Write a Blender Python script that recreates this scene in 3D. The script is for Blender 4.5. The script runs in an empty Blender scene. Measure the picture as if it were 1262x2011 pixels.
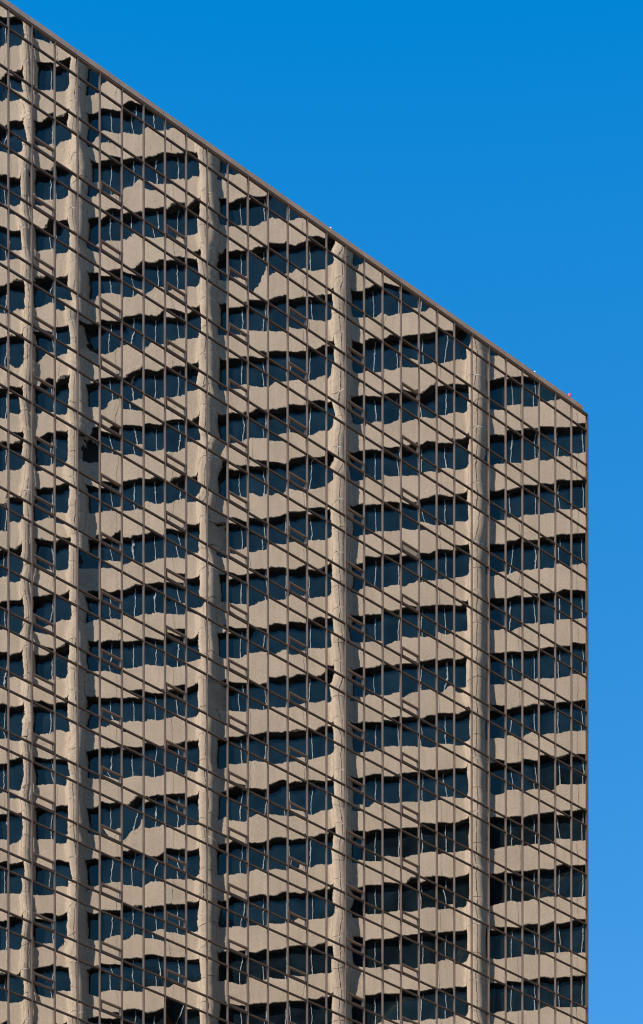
import bpy, math, random
from mathutils import Vector, Matrix

random.seed(7)
SC = bpy.context.scene
COL = SC.collection
R = math.radians

# ------------------------------------------------------------------ measurements
# level camera with a long lens shifted far upwards (verticals stay parallel)
IMG_W, IMG_H = 1262.0, 2011.0
CX, HORIZON = 631.0, 4463.0          # principal column and horizon row of the photograph
PHI = R(37.5)                        # angle of the mirror facade to the image plane
F = (6346.0 - CX) * math.tan(PHI)    # focal length in photograph pixels
EYE = 1.6
STOREY = 3.5
Z0 = F * STOREY / 96.95              # distance of the right-hand corner
PANE_W = 1.557
CORNER = Vector(((1153.0 - CX) / F * Z0, Z0, 0.0))
AX = Vector((math.cos(PHI), math.sin(PHI), 0))       # along the glass facade, to the right
OUT = Vector((math.sin(PHI), -math.cos(PHI), 0))     # out of the glass facade
def zrow(y): return (HORIZON - y) * Z0 / F + EYE

# ------------------------------------------------------------------ camera
cam = bpy.data.cameras.new('camera')
cam_o = bpy.data.objects.new('camera', cam); COL.objects.link(cam_o)
cam_o.location = (0, 0, EYE); cam_o.rotation_euler = (R(90), 0, 0)
cam.sensor_fit = 'VERTICAL'; cam.sensor_height = 36.0
cam.lens = F / IMG_H * 36.0
cam.shift_y = (HORIZON - IMG_H / 2) / IMG_H
cam.clip_start = 0.5; cam.clip_end = 20000
SC.camera = cam_o

# ------------------------------------------------------------------ the facing concrete tower: where it stands
# its mirror image stands behind the glass at 182 m; the real one is that image reflected in the glass plane
EPS = R(8.7)
ZV = 182.0
STOREY2 = 4.5
VP = Vector(((1152.8 - CX) / F * ZV, ZV, 0))
VR = Vector((math.cos(EPS), -math.sin(EPS), 0))      # its right-hand direction in the mirror image
def mirror_dir(v): return v - 2 * v.dot(OUT) * OUT
def mirror_pt(p): return p - 2 * (p - CORNER).dot(OUT) * OUT
def s_of_px(x):
    k = (x - CX) / F                                  # solve VP + s*VR on the ray of column x
    return (k * VP.y - VP.x) / (VR.x - k * VR.y)
T_ORG = mirror_pt(VP); T_AX = mirror_dir(VR)
T_OUT = Vector((-T_AX.y, T_AX.x, 0))

# ------------------------------------------------------------------ sun and sky
SUN_EL = R(37)
SUN_OFF = R(50)
_l = -T_AX
SUN_H = (T_OUT * math.cos(SUN_OFF) + _l * math.sin(SUN_OFF)).normalized()
sun_dir = Vector((SUN_H.x * math.cos(SUN_EL), SUN_H.y * math.cos(SUN_EL), math.sin(SUN_EL)))
sun = bpy.data.lights.new('sun', 'SUN'); sun.energy = 5.0; sun.angle = R(0.53); sun.color = (1.0, 0.93, 0.82)
sun_o = bpy.data.objects.new('sun', sun); COL.objects.link(sun_o)
sun_o.rotation_euler = sun_dir.to_track_quat('Z', 'Y').to_euler()

world = bpy.data.worlds.new('World'); SC.world = world; world.use_nodes = True
wn, wl = world.node_tree.nodes, world.node_tree.links
for n in list(wn): wn.remove(n)
sky = wn.new('ShaderNodeTexSky'); sky.sky_type = 'NISHITA'; sky.sun_disc = False
sky.sun_elevation = SUN_EL; sky.sun_rotation = math.atan2(SUN_H.x, SUN_H.y)
sky.altitude = 1600; sky.air_density = 1.0; sky.dust_density = 0.5; sky.ozone_density = 2.0
hs = wn.new('ShaderNodeHueSaturation'); hs.inputs['Hue'].default_value = 0.493
wtc = wn.new('ShaderNodeTexCoord'); wsep = wn.new('ShaderNodeSeparateXYZ'); wl.new(wtc.outputs['Generated'], wsep.inputs[0])
for sock, a, b in (('Saturation', 1.33, 1.42), ('Value', 1.04, 1.27)):        # deeper blue towards the zenith
    mr = wn.new('ShaderNodeMapRange'); mr.inputs['From Min'].default_value = 0.47; mr.inputs['From Max'].default_value = 0.72
    mr.inputs['To Min'].default_value = a; mr.inputs['To Max'].default_value = b
    wl.new(wsep.outputs[2], mr.inputs['Value']); wl.new(mr.outputs[0], hs.inputs[sock])
bg = wn.new('ShaderNodeBackground'); bg.inputs['Strength'].default_value = 0.125
wo = wn.new('ShaderNodeOutputWorld')
wl.new(sky.outputs[0], hs.inputs['Color']); wl.new(hs.outputs[0], bg.inputs['Color']); wl.new(bg.outputs[0], wo.inputs['Surface'])

vs = SC.view_settings
vs.view_transform = 'Standard'; vs.look = 'None'; vs.gamma = 1.0; vs.use_curve_mapping = False; vs.exposure = 1.08
SC.cycles.max_bounces = 10; SC.cycles.glossy_bounces = 8; SC.cycles.diffuse_bounces = 3
SC.cycles.pixel_filter_type = 'BLACKMAN_HARRIS'; SC.cycles.filter_width = 1.15
SC.cycles.use_denoising = True

# ------------------------------------------------------------------ helpers
def tag(o, label=None, cat=None, group=None, kind=None):
    if label: o['label'] = label
    if cat: o['category'] = cat
    if group: o['group'] = group
    if kind: o['kind'] = kind
    return o

def empty(name, loc, rz=0.0):
    o = bpy.data.objects.new(name, None); COL.objects.link(o)
    o.location = loc; o.rotation_euler = (0, 0, rz); o.empty_display_size = 1
    return o

class MB:
    def __init__(s): s.v = []; s.f = []; s.m = []; s.sm = []
    def face(s, pts, mi=0, smooth=False):
        b = len(s.v); s.v += [tuple(p) for p in pts]
        s.f.append(tuple(range(b, b + len(pts)))); s.m.append(mi); s.sm.append(smooth)
    def box(s, x0, x1, y0, y1, z0, z1, mi=0):
        b = len(s.v)
        s.v += [(x0,y0,z0),(x1,y0,z0),(x1,y1,z0),(x0,y1,z0),(x0,y0,z1),(x1,y0,z1),(x1,y1,z1),(x0,y1,z1)]
        for q in ((0,3,2,1),(4,5,6,7),(0,1,5,4),(1,2,6,5),(2,3,7,6),(3,0,4,7)):
            s.f.append(tuple(b + i for i in q)); s.m.append(mi); s.sm.append(False)
    def prism(s, prof, z0, z1, mi=0, smooth=False, cap=True):
        """closed outline (x, y) counter-clockwise, extruded from z0 to z1"""
        b = len(s.v); n = len(prof)
        s.v += [(x, y, z0) for x, y in prof] + [(x, y, z1) for x, y in prof]
        for i in range(n):
            j = (i + 1) % n
            s.f.append((b + i, b + j, b + n + j, b + n + i)); s.m.append(mi); s.sm.append(smooth)
        if cap:                                 # caps have points of their own, so the sides shade smoothly
            s.face([(x, y, z0) for x, y in reversed(prof)], mi)
            s.face([(x, y, z1) for x, y in prof], mi)
    def lathe(s, prof, seg=16, mi=0, cx=0, cy=0):
        b = len(s.v)
        for r, z in prof:
            for k in range(seg):
                a = 2 * math.pi * k / seg; s.v.append((cx + r * math.cos(a), cy + r * math.sin(a), z))
        for i in range(len(prof) - 1):
            for k in range(seg):
                k2 = (k + 1) % seg
                s.f.append((b + i*seg + k, b + i*seg + k2, b + (i+1)*seg + k2, b + (i+1)*seg + k)); s.m.append(mi); s.sm.append(True)
        s.f.append(tuple(b + k for k in reversed(range(seg)))); s.m.append(mi); s.sm.append(False)
        e = b + (len(prof) - 1) * seg
        s.f.append(tuple(e + k for k in range(seg))); s.m.append(mi); s.sm.append(False)
    def build(s, name, mats, parent=None):
        me = bpy.data.meshes.new(name); me.from_pydata(s.v, [], s.f)
        if not isinstance(mats, (list, tuple)): mats = [mats]
        for m in mats: me.materials.append(m)
        me.polygons.foreach_set('material_index', s.m)
        me.polygons.foreach_set('use_smooth', s.sm); me.update()
        if any(s.sm): me.set_sharp_from_angle(angle=R(38))
        o = bpy.data.objects.new(name, me); COL.objects.link(o)
        if parent: o.parent = parent
        return o

# ------------------------------------------------------------------ materials
def new_mat(name):
    m = bpy.data.materials.new(name); m.use_nodes = True
    nt = m.node_tree
    return m, nt, nt.nodes, nt.links, nt.nodes['Principled BSDF']

def vmath(nt, op, a, b=None, c=None):
    n = nt.nodes.new('ShaderNodeVectorMath'); n.operation = op
    for i, x in enumerate((a, b, c)):
        if x is None: continue
        if isinstance(x, bpy.types.NodeSocket): nt.links.new(x, n.inputs[i])
        else: n.inputs[i].default_value = x
    return n.outputs[0]
def smath(nt, op, a, b=None, c=None):
    n = nt.nodes.new('ShaderNodeMath'); n.operation = op
    for i, x in enumerate((a, b, c)):
        if x is None: continue
        if isinstance(x, bpy.types.NodeSocket): nt.links.new(x, n.inputs[i])
        else: n.inputs[i].default_value = x
    return n.outputs[0]
def noise(nt, vec, scale, detail=2.0, rough=0.5):
    n = nt.nodes.new('ShaderNodeTexNoise'); n.inputs['Scale'].default_value = scale
    n.inputs['Detail'].default_value = detail; n.inputs['Roughness'].default_value = rough
    nt.links.new(vec, n.inputs['Vector']); return n
def ramp(nt, fac, p0, c0, p1, c1):
    n = nt.nodes.new('ShaderNodeValToRGB'); e = n.color_ramp.elements
    e[0].position = p0; e[0].color = (*c0, 1); e[1].position = p1; e[1].color = (*c1, 1)
    nt.links.new(fac, n.inputs[0]); return n.outputs[0]

def painted_metal(name, col, rough=0.42, metallic=0.35, var=0.18):
    m, nt, N, L, b = new_mat(name)
    tc = N.new('ShaderNodeTexCoord')
    n = noise(nt, tc.outputs['Object'], 0.7, 4.0, 0.6)
    lo = tuple(c * (1 - var) for c in col); hi = tuple(c * (1 + var) for c in col)
    L.new(ramp(nt, n.outputs['Fac'], 0.3, lo, 0.7, hi), b.inputs['Base Color'])
    b.inputs['Roughness'].default_value = rough; b.inputs['Metallic'].default_value = metallic
    return m

M_BRONZE = painted_metal('bronze_mullion', (0.128, 0.088, 0.069))
M_BRONZE_LT = painted_metal('bronze_vent_frame', (0.185, 0.130, 0.102))
M_GROOVE = painted_metal('dark_gasket', (0.018, 0.013, 0.011), 0.7, 0.0)
M_COPING = painted_metal('bronze_coping', (0.46, 0.34, 0.275), 0.30, 0.5, 0.12)

def mirror_glass():
    """bronze mirror glass: every pane a little tilted, pillowed and rippled"""
    m, nt, N, L, b = new_mat('mirror_glass')
    N.remove(b)
    tc = N.new('ShaderNodeTexCoord'); geo = N.new('ShaderNodeNewGeometry')
    at = N.new('ShaderNodeAttribute'); at.attribute_name = 'pane_tilt'
    ap = N.new('ShaderNodeAttribute'); ap.attribute_name = 'pane_bow'
    uv = N.new('ShaderNodeUVMap'); uv.uv_map = 'pane_uv'
    off = vmath(nt, 'MULTIPLY', at.outputs['Vector'], (9000, 9000, 9000))
    pos = vmath(nt, 'ADD', tc.outputs['Object'], off)
    nl = noise(nt, vmath(nt, 'MULTIPLY', pos, (0.6, 1, 0.6)), 1.0, 1.0, 0.4)
    nh = noise(nt, vmath(nt, 'MULTIPLY', pos, (3.6, 1, 3.6)), 1.0, 1.0, 0.5)
    nf = noise(nt, vmath(nt, 'MULTIPLY', pos, (10.0, 1, 10.0)), 1.0, 0.0, 0.5)
    half = (0.5, 0.5, 0.5)
    a = vmath(nt, 'MULTIPLY', vmath(nt, 'SUBTRACT', nl.outputs['Color'], half), (0.0040, 0.0105, 0))
    c = vmath(nt, 'MULTIPLY', vmath(nt, 'SUBTRACT', nh.outputs['Color'], half), (0.0015, 0.0017, 0))
    d = vmath(nt, 'MULTIPLY', vmath(nt, 'SUBTRACT', nf.outputs['Color'], half), (0.0007, 0.0009, 0))
    bow = vmath(nt, 'MULTIPLY', vmath(nt, 'SUBTRACT', uv.outputs['UV'], half), ap.outputs['Vector'])
    s = vmath(nt, 'ADD', vmath(nt, 'ADD', vmath(nt, 'ADD', a, c), d), vmath(nt, 'ADD', bow, at.outputs['Vector']))
    sep = N.new('ShaderNodeSeparateXYZ'); L.new(s, sep.inputs[0])
    vx = N.new('ShaderNodeVectorMath'); vx.operation = 'SCALE'; vx.inputs[0].default_value = AX; L.new(sep.outputs[0], vx.inputs['Scale'])
    vz = N.new('ShaderNodeVectorMath'); vz.operation = 'SCALE'; vz.inputs[0].default_value = (0, 0, 1); L.new(sep.outputs[1], vz.inputs['Scale'])
    nn = vmath(nt, 'NORMALIZE', vmath(nt, 'ADD', geo.outputs['Normal'], vmath(nt, 'ADD', vx.outputs[0], vz.outputs[0])))
    g = N.new('ShaderNodeBsdfGlossy'); g.inputs['Roughness'].default_value = 0.0
    # faint differences of coating from pane to pane, and a little grime
    sep2 = N.new('ShaderNodeSeparateXYZ'); L.new(ap.outputs['Vector'], sep2.inputs[0])
    g1 = noise(nt, tc.outputs['Object'], 0.5, 5.0, 0.65)
    k = smath(nt, 'MULTIPLY_ADD', g1.outputs['Fac'], 0.12, smath(nt, 'ADD', sep2.outputs[2], 0.94))
    tint = N.new('ShaderNodeVectorMath'); tint.operation = 'SCALE'
    tint.inputs[0].default_value = (0.70, 0.665, 0.625); L.new(k, tint.inputs['Scale'])
    L.new(tint.outputs[0], g.inputs['Color']); L.new(nn, g.inputs['Normal'])
    df = N.new('ShaderNodeBsdfDiffuse'); df.inputs['Color'].default_value = (0.05, 0.045, 0.04, 1)
    mx = N.new('ShaderNodeMixShader'); mx.inputs[0].default_value = 0.03
    L.new(g.outputs[0], mx.inputs[1]); L.new(df.outputs[0], mx.inputs[2])
    L.new(mx.outputs[0], N['Material Output'].inputs['Surface'])
    return m
M_MIRROR = mirror_glass()

def concrete(name, base):
    m, nt, N, L, b = new_mat(name)
    tc = N.new('ShaderNodeTexCoord')
    fine = noise(nt, tc.outputs['Object'], 9.0, 6.0, 0.75)
    blot = noise(nt, tc.outputs['Object'], 0.45, 5.0, 0.6)
    st = noise(nt, vmath(nt, 'MULTIPLY', tc.outputs['Object'], (2.5, 2.5, 0.22)), 1.0, 4.0, 0.6)
    c1 = ramp(nt, fine.outputs['Fac'], 0.36, tuple(c * 0.73 for c in base), 0.64, tuple(c * 1.23 for c in base))
    c2 = ramp(nt, blot.outputs['Fac'], 0.3, (0.90, 0.89, 0.87), 0.7, (1.07, 1.05, 1.03))
    c3 = ramp(nt, st.outputs['Fac'], 0.32, (0.91, 0.90, 0.88), 0.55, (1, 1, 1))
    L.new(vmath(nt, 'MULTIPLY', vmath(nt, 'MULTIPLY', c1, c2), c3), b.inputs['Base Color'])
    bp = N.new('ShaderNodeBump'); bp.inputs['Strength'].default_value = 0.35; bp.inputs['Distance'].default_value = 0.02
    L.new(fine.outputs['Fac'], bp.inputs['Height']); L.new(bp.outputs[0], b.inputs['Normal'])
    b.inputs['Roughness'].default_value = 0.9; b.inputs['Specular IOR Level'].default_value = 0.2
    return m
M_CONC = concrete('tan_concrete', (0.322, 0.268, 0.219))
M_SOFFIT_SHADE = painted_metal('soffit_shade', (0.012, 0.010, 0.009), 0.6, 0.0)  # near-black colour standing in for shade on the window soffits
M_JOINT = painted_metal('dark_sealant', (0.012, 0.011, 0.010), 0.9, 0.0)
M_LJOINT = painted_metal('pale_sealant', (0.62, 0.60, 0.55), 0.9, 0.0)
M_ALU = painted_metal('pale_aluminium', (0.22, 0.245, 0.26), 0.5, 0.1)

def window_glass():
    m, nt, N, L, b = new_mat('tinted_window_glass')
    tc = N.new('ShaderNodeTexCoord')
    n = noise(nt, tc.outputs['Object'], 0.6, 3.0, 0.55)
    L.new(ramp(nt, n.outputs['Fac'], 0.3, (0.002, 0.004, 0.006), 0.78, (0.008, 0.017, 0.025)), b.inputs['Base Color'])
    b.inputs['Roughness'].default_value = 0.04; b.inputs['IOR'].default_value = 1.50; b.inputs['Specular Tint'].default_value = (0.80, 1.0, 0.88, 1)
    bp = N.new('ShaderNodeBump'); bp.inputs['Strength'].default_value = 0.05; bp.inputs['Distance'].default_value = 0.05
    L.new(n.outputs['Fac'], bp.inputs['Height']); L.new(bp.outputs[0], b.inputs['Normal'])
    return m
M_WIN = window_glass()
M_ROOF = painted_metal('roof_gravel', (0.30, 0.28, 0.26), 0.9, 0.0)
M_GLINT = painted_metal('tan_glint', (0.62, 0.47, 0.30), 0.7, 0.0, 0.06)  # tan colour standing in for the glint of the open vent
M_RED, _nt, _N, _L, _b = new_mat('red_lamp_glass')
_b.inputs['Base Color'].default_value = (0.75, 0.02, 0.03, 1); _b.inputs['Roughness'].default_value = 0.125
M_WHITE = painted_metal('white_enamel', (0.8, 0.8, 0.78), 0.4, 0.0)

# ------------------------------------------------------------------ ground
def paving():
    m, nt, N, L, b = new_mat('stone_paving')
    tc = N.new('ShaderNodeTexCoord'); n = noise(nt, tc.outputs['Object'], 0.3, 8.0, 0.7)
    L.new(ramp(nt, n.outputs['Fac'], 0.3, (0.085, 0.076, 0.066), 0.7, (0.13, 0.115, 0.10)), b.inputs['Base Color'])
    b.inputs['Roughness'].default_value = 0.9
    return m
g = MB(); g.face([(-6000,-6000,0),(6000,-6000,0),(6000,6000,0),(-6000,6000,0)])
tag(g.build('ground', paving()), 'pale stone paved ground around the towers', kind='structure')

# ------------------------------------------------------------------ glass tower
tower = empty('glass_tower', CORNER, PHI)
tag(tower, 'tall tower clad in mirror glass within a grid of thin bronze mullions', 'tower')
# local axes: x along the facade (0 at the right-hand corner), y into the building (outside is y < 0), z up
N_LEFT = 42                                     # columns of panes built to the left of the corner
X_LEFT = -N_LEFT * PANE_W
DEPTH = 36.0
Z_TOP = zrow(816.3)
rows = [Z_TOP]                                  # heights of the transoms from the top down
k = 0
while True:
    za = zrow(847.2 + 96.95 * k); zb = zrow(914.9 + 96.95 * k)
    if zb < 5: break
    rows += [za, zb]; k += 1
rows.append(0.3)
def mx(i): return (i - 30) * PANE_W             # mullion i as counted in the photograph (0 at the left edge, 30 the corner)

core = MB(); core.box(X_LEFT, -0.02, 0.10, DEPTH, 0.0, Z_TOP - 0.05)
core.box(X_LEFT, -0.02, 0.055, 0.34, Z_TOP - 0.0485, Z_TOP + 0.20)
core.build('wall', M_GROOVE, tower)
rf = MB(); rf.box(X_LEFT + .05, -0.3, 0.40, DEPTH - .05, Z_TOP - 0.049, Z_TOP + 0.02)
rf.build('roof', M_ROOF, tower)

VENT_COLS = {1, 4, 7, 10, 13, 16, 19, -2, -5, -8}
VENT_H = 0.57
rnd = random.Random(41)
panes = []
for i in range(30 - N_LEFT, 30):
    for r in range(len(rows) - 1):
        zt, zb = rows[r], rows[r + 1]
        vision = (r >= 1 and r % 2 == 1)        # the tall panes
        storey = (r - 1) // 2
        vent = vision and i in VENT_COLS and storey >= 1
        z0 = zb + (VENT_H if vent else 0.0)
        panes.append((i, r, mx(i), mx(i + 1), z0, zt, vent, zb))
def heavy(s):                                   # mostly small, sometimes large
    v = rnd.gauss(0, s)
    return v * (2.6 if rnd.random() < 0.10 else 1.0)
# a few panes are bowed so far that they smear the shaded flank of a pier over their whole width
BOWED = [(9, 1375), (3, 885), (3, 670), (3, 1090), (9, 1030)]
def pane_mesh(name, lst, y=0.0):
    v = []; f = []; uvs = []; tl = []; bw = []
    for (x0, x1, z0, z1) in lst:
        b = len(v); v += [(x0, y, z0), (x1, y, z0), (x1, y, z1), (x0, y, z1)]
        f.append((b, b+1, b+2, b+3)); uvs += [(0,0),(1,0),(1,1),(0,1)]
        tl.append((rnd.gauss(0, 0.0005), rnd.gauss(0, 0.0008), rnd.random() * 0.004))
        odd = any(abs((x0 + x1) / 2 - mx(i + 0.5)) < 0.5 and row_px(x0, z1) - 8 < yy < row_px(x1, z0) + 8 and z1 - z0 > 1.6 for i, yy in BOWED)
        if odd:
            bw.append((-0.015, heavy(0.003), 0.0)); continue
        bw.append((heavy(0.0022) + 0.0005, heavy(0.0036) + 0.0010, rnd.uniform(-0.06, 0.06)))
    me = bpy.data.meshes.new(name); me.from_pydata(v, [], f); me.materials.append(M_MIRROR)
    u = me.uv_layers.new(name='pane_uv')
    for i, q in enumerate(uvs): u.data[i].uv = q
    a = me.attributes.new('pane_tilt', 'FLOAT_VECTOR', 'FACE')
    for i, q in enumerate(tl): a.data[i].vector = q
    a = me.attributes.new('pane_bow', 'FLOAT_VECTOR', 'FACE')
    for i, q in enumerate(bw): a.data[i].vector = q
    me.update(); return me
def link(name, me, parent):
    o = bpy.data.objects.new(name, me); COL.objects.link(o); o.parent = parent; return o
def row_px(x, z):                               # picture row of a facade point, to know what the frame shows
    p = CORNER + AX * x; return HORIZON - (z - EYE) * F / p.y
def col_px(x):
    p = CORNER + AX * x; return CX + p.x * F / p.y
shown, rest = [], []
for p in panes:
    (i, r, x0, x1, z0, z1, vent, zb) = p
    inside = col_px(x1) > 8 and row_px((x0 + x1) / 2, z1) < IMG_H - 40
    (shown if inside and (z1 - z0) > 1.6 else rest).append(p)
def area(p):
    return (p[5] - p[4]) * (col_px(p[3]) - col_px(p[2])) / (CORNER + AX * p[2]).y
shown.sort(key=area, reverse=True)
rest += shown[100:]; shown = shown[:100]
for p in shown:
    link('window_pane', pane_mesh('window_pane', [(p[2], p[3], p[4], p[5])]), tower)
tag(link('window_glazing', pane_mesh('window_glazing', [(p[2], p[3], p[4], p[5]) for p in rest]), tower), kind='stuff')

# vertical mullions: a shallow base with a narrower cap and dark gaskets at both sides
def mullion_mesh():
    m = MB()
    m.box(-0.054, 0.054, -0.030, 0.06, 0.0, Z_TOP, 1)
    m.box(-0.042, 0.042, -0.066, -0.0305, 0.0, Z_TOP, 0)
    m.box(-0.016, 0.016, -0.084, -0.0665, 0.0, Z_TOP, 0)
    return m
proto = mullion_mesh().build('mullion', [M_BRONZE, M_GROOVE], tower)
proto.location = (mx(29), 0, 0)
for i in range(30 - N_LEFT, 29):
    o = proto.copy(); COL.objects.link(o); o.parent = tower; o.location = (mx(i), 0, 0)
cm = MB(); cm.box(-0.075, 0.0, -0.075, 0.05, 0.0, Z_TOP + 0.02, 0); cm.box(-0.13, -0.0755, -0.045, 0.05, 0.0, Z_TOP, 1)
cm.box(0.0, 0.06, -0.05, 0.4, 0.0, Z_TOP + 0.02, 2)
cm.build('corner_post', [M_BRONZE, M_GROOVE, M_BRONZE_LT], tower)

# transoms: two lips with a dark groove between them
def transom_mesh(lip=0.032, gap=0.020):
    m = MB(); h = lip + gap / 2
    m.box(X_LEFT, -0.08, -0.036, 0.05, -h - 0.006, h + 0.006, 1)
    m.box(X_LEFT, -0.08, -0.058, -0.0365, gap / 2, h, 0)
    m.box(X_LEFT, -0.08, -0.058, -0.0365, -h, -gap / 2, 0)
    return m
tproto = None
for z in rows[1:]:
    if z < 40: break
    if tproto is None: o = tproto = transom_mesh().build('transom', [M_BRONZE, M_GROOVE], tower)
    else: o = tproto.copy(); COL.objects.link(o); o.parent = tower
    o.location = (0, 0, z)
top = MB()
top.box(X_LEFT, 0.0, -0.080, 0.05, Z_TOP - 0.050, Z_TOP + 0.010, 0)
top.box(X_LEFT, 0.0, -0.045, 0.05, Z_TOP + 0.0105, Z_TOP + 0.048, 1)
top.box(X_LEFT, 0.0, -0.085, 0.05, Z_TOP + 0.0485, Z_TOP + 0.070, 0)
top.build('head_transom', [M_BRONZE, M_GROOVE], tower)

# coping panels, two panes wide each, with open joints
CZ0, CZ1 = Z_TOP + 0.0705, Z_TOP + 0.43
edges = [-0.40] + [mx(i) - 0.14 for i in range(29, 30 - N_LEFT - 1, -2)]
for a, b in zip(edges[:-1], edges[1:]):
    m = MB(); n = 8; ln = (a - b) - 0.02
    bulge = rnd.uniform(0.004, 0.024)
    for q in range(n):
        xa = b + 0.01 + ln * q / n; xb = b + 0.01 + ln * (q + 1) / n
        ya = -0.03 - bulge * math.sin(math.pi * q / n); yb = -0.03 - bulge * math.sin(math.pi * (q + 1) / n)
        m.face([(xa, ya, CZ0), (xb, yb, CZ0), (xb, yb, CZ1), (xa, ya, CZ1)], 0, True)
    m.box(b + 0.012, a - 0.012, -0.026, 0.33, CZ0, CZ1 - 0.004)
    m.build('coping', [M_COPING], tower)

# hopper vents at the foot of the tall panes
def vent_frame_mesh():
    w = PANE_W / 2 - 0.063; m = MB(); z1 = VENT_H + 0.045; z0 = 0.062
    m.box(-w, w, -0.085, 0.03, VENT_H - 0.030, z1, 0)         # head
    m.box(-w, w, -0.066, 0.03, z0, z0 + 0.040, 0)             # sill
    m.box(-w, -w + 0.065, -0.078, 0.03, z0 + 0.0405, VENT_H - 0.0305, 0)
    m.box(w - 0.075, w, -0.078, 0.03, z0 + 0.0405, VENT_H - 0.0305, 0)
    m.box(-w, w, -0.060, 0.03, z1 + 0.0005, z1 + 0.022, 1)
    return m
vme = None; n_vent = 0; VV = []
for p in panes:
    if p[6]:
        xm = (p[2] + p[3]) / 2
        vis = col_px(p[3]) > 2 and row_px(xm, p[7] + 1) < IMG_H + 10
        if p[7] > 45: VV.append((vis, p, xm))
VV.sort(key=lambda q: (not q[0], -area(q[1])))
extra = MB(); extra_panes = []
for n_vent, (vis, p, xm) in enumerate(VV):
    w = PANE_W / 2 - 0.115; zb = p[7]
    opened = (p[0] == 19 and abs(row_px(xm, zb + 0.25) - 1081) < 40)
    if n_vent < 100 or opened:
        if vme is None:
            o = vme = vent_frame_mesh().build('vent', [M_BRONZE_LT, M_GROOVE], tower)
        else:
            o = vme.copy(); COL.objects.link(o); o.parent = tower
        o.location = (xm, 0, zb)
        if opened:
            o['label'] = 'open vent, its glint painted as a tan panel'
            s = MB(); s.face([(-w + .01, -0.012, 0.10), (w - .32, -0.012, 0.10), (w - .10, -0.012, 0.24), (w - .02, -0.012, 0.44), (-w + .01, -0.012, 0.44)])  # tan panel painted as the sunlit glint of an open vent
            s.box(w - .33, w - .12, -0.03, 0.0, 0.07, 0.13)
            s.build('vent_glint', M_GLINT, o)
        pm = link('vent_pane', pane_mesh('vent_pane', [(-w, w, 0.09, VENT_H - 0.02)], 0.0), o)
    else:
        v0 = vent_frame_mesh()
        b = len(extra.v); extra.v += [(x + xm, y, z + zb) for x, y, z in v0.v]
        extra.f += [tuple(b + i for i in f) for f in v0.f]; extra.m += v0.m; extra.sm += v0.sm
        extra_panes.append((xm - w, xm + w, zb + 0.09, zb + VENT_H - 0.02))
if extra.f:
    o = tag(extra.build('vent_rows', [M_BRONZE_LT, M_GROOVE], tower), kind='stuff')
    link('vent_glazing', pane_mesh('vent_glazing', extra_panes), o)

# small things on the parapet
def on_roof(px, dy=0.25):
    k = (px - CX) / F                           # where along the facade picture column px lies
    x = (k * CORNER.y - CORNER.x) / (AX.x - k * AX.y)
    p = CORNER + AX * x + Vector((-OUT.x, -OUT.y, 0)) * dy
    return Vector((p.x, p.y, CZ1 - 0.004)), x
p, _ = on_roof(1123)
lamp = empty('obstruction_light', p, PHI)
tag(lamp, 'small red obstruction light standing on the parapet near the right-hand roof corner', 'light')
m = MB(); m.lathe([(0.09, 0), (0.09, 0.03), (0.05, 0.05), (0.05, 0.28)], 14); m.build('base', M_BRONZE, lamp)
m = MB(); m.lathe([(0.075, 0.28), (0.09, 0.31), (0.09, 0.46), (0.07, 0.52), (0.03, 0.55)], 14); m.build('lamp_lens', M_RED, lamp)
for px, lab in ((650, 'tiny white fixture on the coping halfway up the sloping roofline'),
                (1051, 'tiny white fixture on the coping near the roof corner')):
    p, _ = on_roof(px, 0.06)
    fx = empty('anchor_eye', p, PHI); tag(fx, lab, 'roof anchor')
    m = MB(); m.lathe([(0.07, 0), (0.07, 0.02), (0.03, 0.03), (0.03, 0.08)], 12); m.build('base', M_WHITE, fx)
    m = MB(); m.lathe([(0.02, 0.07), (0.05, 0.09), (0.065, 0.12), (0.05, 0.15), (0.02, 0.17)], 12); m.build('cap', M_WHITE, fx)

# ------------------------------------------------------------------ concrete tower across the street (seen in the glass)
conc = empty('concrete_tower', T_ORG, math.atan2(T_AX.y, T_AX.x))
tag(conc, 'tan concrete office tower across the street, mirrored in the glass facade', 'tower')
PITCH = 11.25
S_D = s_of_px(938)
cols = [(S_D + PITCH * q, 0.78, 0.96) for q in (-2, -1, 0, 1, 2)]
cols += [(S_D - 3 * PITCH, 0.78, 0.96)]
s_thin = S_D - 3 * PITCH - 4.35
cols += [(s_thin, 0.45, 0.50), (s_thin - 4.35, 0.78, 0.96)]
cols += [(s_thin - 4.35 - PITCH * q, 0.78, 0.96) for q in (1, 2)]
cols.sort()
S0, S1 = cols[0][0], cols[-1][0]
SILL = (HORIZON - 889.5) / F * ZV + EYE          # a sill height read from the photograph
n0 = int(SILL // STOREY2)
sills = [SILL - STOREY2 * n0 + STOREY2 * q for q in range(46)]
OPEN_H = 2.5; REC = 0.46
TOP2 = sills[-1] + 1.5
b = MB(); b.box(S0 - 2, S1 + 2, -40, -REC - 0.30, 0, TOP2); b.build('wall', M_CONC, conc)

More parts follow.
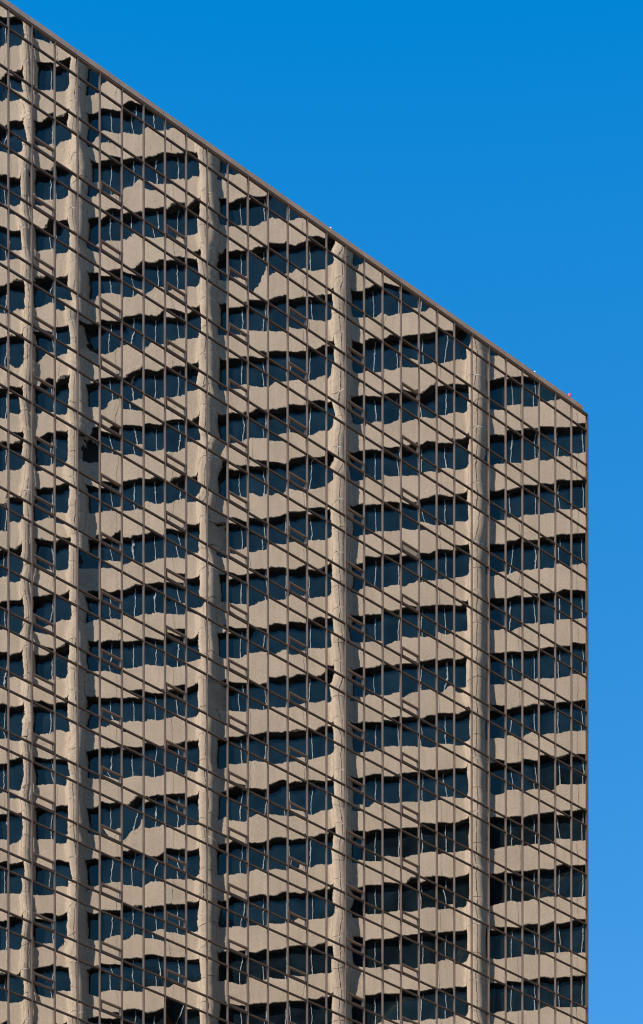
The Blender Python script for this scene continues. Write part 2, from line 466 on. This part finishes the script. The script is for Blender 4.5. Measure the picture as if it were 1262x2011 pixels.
def arc(a, bb, lo, hi, n, k=1.0):
    return [(a * k * math.cos(t), bb * k * math.sin(t)) for t in [lo + (hi - lo) * q / n for q in range(n + 1)]]
def nose(sc, a, bb):                             # left half: a flatter front that turns sharply back
    return [(sc - 0.026 - (a - 0.026) * u, bb * (1 - u ** 5) ** 0.7) for u in (0, .2, .4, .55, .66, .75, .82, .88, .93, .97, .995)]
for (sc, a, bb) in cols:
    m = MB()
    gap = 0.022
    zc = [0.0]
    for z in sills: zc += [z, z + OPEN_H]
    zc = [z for z in zc if z >= 0] + [TOP2]
    for z0, z1 in zip(zc[:-1], zc[1:]):
        if z1 < 70:
            continue
        # right half then left half, from the window plane round to the joint on the nose
        rt = [(sc + a, -REC - 0.2), (sc + a, 0)] + [(sc + x, y) for x, y in arc(a, bb, 0.02, math.pi/2 - 0.03, 9)] + [(sc + 0.024, -REC - 0.2)]
        lf = [(sc - 0.024, -REC - 0.2)] + nose(sc, a, bb) + [(sc - a, 0), (sc - a, -REC - 0.2)]
        m.prism(rt, z0 + gap, z1 - gap, 0, True); m.prism(lf, z0 + gap, z1 - gap, 0, True)
    m.prism([(sc + a*.95, -REC-.15)] + [(sc + x, y) for x, y in arc(a, bb, 0.02, math.pi - 0.02, 14, 0.94)] + [(sc - a*.95, -REC-.15)], 0, TOP2, 1, True)
    for z in sills:
        if z > 70:                               # pale sealant at the heads
            m.prism([(sc + x, y) for x, y in arc(a, bb, 0.05, math.pi - 0.05, 14, 0.995)], z + OPEN_H - 0.017, z + OPEN_H + 0.017, 2, True)
    m.build('column', [M_CONC, M_JOINT, M_LJOINT], conc)

bays = [(cols[q][0] + cols[q][1], cols[q+1][0] - cols[q+1][1]) for q in range(len(cols) - 1)]
for z in sills:
    if z < 70: continue
    # spandrel below the sill, its ends sweeping out into the columns
    m = MB(); zt = z; zb = z - (STOREY2 - OPEN_H)
    for (x0, x1) in bays:
        wd = x1 - x0
        cuts = [x0] + ([x0 + wd * 0.27, x0 + wd * 0.76] if wd > 5 else [x0 + wd * 0.6]) + [x1]
        for c0, c1 in zip(cuts[:-1], cuts[1:]):
            m.box(c0 + (0.0 if c0 == x0 else 0.014), c1 - (0.0 if c1 == x1 else 0.014), -REC - 0.25, 0.0, zb, zt)
        m.box(x0, x1, -REC - 0.2, -0.05, zb + 0.01, zt - 0.01, 1)
        for sx, e in ((1, x0), (-1, x1)):
            rr = 0.42
            pr = [(e - sx * 0.06, 0.002)] + [(e + sx * (rr - rr * math.sin(t)), rr * 0.8 - rr * 0.8 * math.cos(t)) for t in [math.pi/2 * q / 7 for q in range(8)]] + [(e - sx * 0.06, rr * 0.8)]
            m.prism(pr if sx < 0 else pr[::-1], zb, zt, 0, True)
    m.build('spandrel', [M_CONC, M_JOINT], conc)
    w = MB(); f = MB()
    for (x0, x1) in bays:
        w.face([(x0, -REC, z - 0.02), (x1, -REC, z - 0.02), (x1, -REC, z + OPEN_H), (x0, -REC, z + OPEN_H)])
        f.box(x0, x1, -REC + 0.003, -0.02, z + OPEN_H - 0.05, z + OPEN_H - 0.003, 1)  # thin strip covering the concrete soffit, its shade put into the colour
        np_ = max(2, int(round((x1 - x0) / 1.9)))
        for q in range(1, np_):
            xq = x0 + (x1 - x0) * q / np_
            f.box(xq - 0.03, xq + 0.03, -REC + 0.003, -REC + 0.06, z, z + OPEN_H - 0.06, 0)
    wo_ = w.build('window_band', M_WIN, conc)
    f.build('window_frame', [M_ALU, M_SOFFIT_SHADE], wo_)

# ------------------------------------------------------------------ dark stepped tower at the far left, dimly mirrored in the lower windows
def dark_facade():
    m, nt, N, L, b = new_mat('dark_granite_and_glass')
    tc = N.new('ShaderNodeTexCoord')
    br = N.new('ShaderNodeTexBrick'); br.offset = 0.0; br.inputs['Scale'].default_value = 1.0
    br.inputs['Brick Width'].default_value = 1.6; br.inputs['Row Height'].default_value = 3.8; br.inputs['Mortar Size'].default_value = 0.22
    br.inputs['Color1'].default_value = (0.006, 0.007, 0.008, 1); br.inputs['Color2'].default_value = (0.010, 0.011, 0.012, 1)
    br.inputs['Mortar'].default_value = (0.022, 0.020, 0.018, 1)
    mp = N.new('ShaderNodeMapping'); mp.inputs['Rotation'].default_value = (R(90), 0, R(90))
    L.new(tc.outputs['Object'], mp.inputs['Vector']); L.new(mp.outputs[0], br.inputs['Vector'])
    L.new(br.outputs['Color'], b.inputs['Base Color']); b.inputs['Roughness'].default_value = 0.7
    b.inputs['Specular IOR Level'].default_value = 0.1
    return m
M_DARK = dark_facade()
dk = empty('stepped_tower', (-110, 158, 0))
tag(dk, 'dark stepped tower mirrored as black shapes in the lowest windows', 'tower')
STEPS = ((0, 90, 227, -60), (-25, -0.01, 220, -58), (-30, -25.01, 212, -58), (-48, -30.01, 205, -56), (-62, -48.01, 196, -56), (-98, -62.01, 189, -54))
m = MB()
for (y0, y1, h, x0) in STEPS: m.box(x0, 0, y0, y1, 0, h)
m.build('wall', M_DARK, dk)
m = MB(); m.box(-50, -9, 14, 60, 227.01, 231); m.box(-30, -14, 22, 40, 231.01, 233)
m.build('plant_room', M_DARK, dk)
m = MB()
for (y0, y1, h, x0) in STEPS:
    q = y0 + 1.5
    while q < y1:
        m.box(0.003, 0.5, q - 0.3, q + 0.3, 4, h + 0.6); q += 5.0
m.build('fin', M_DARK, dk)
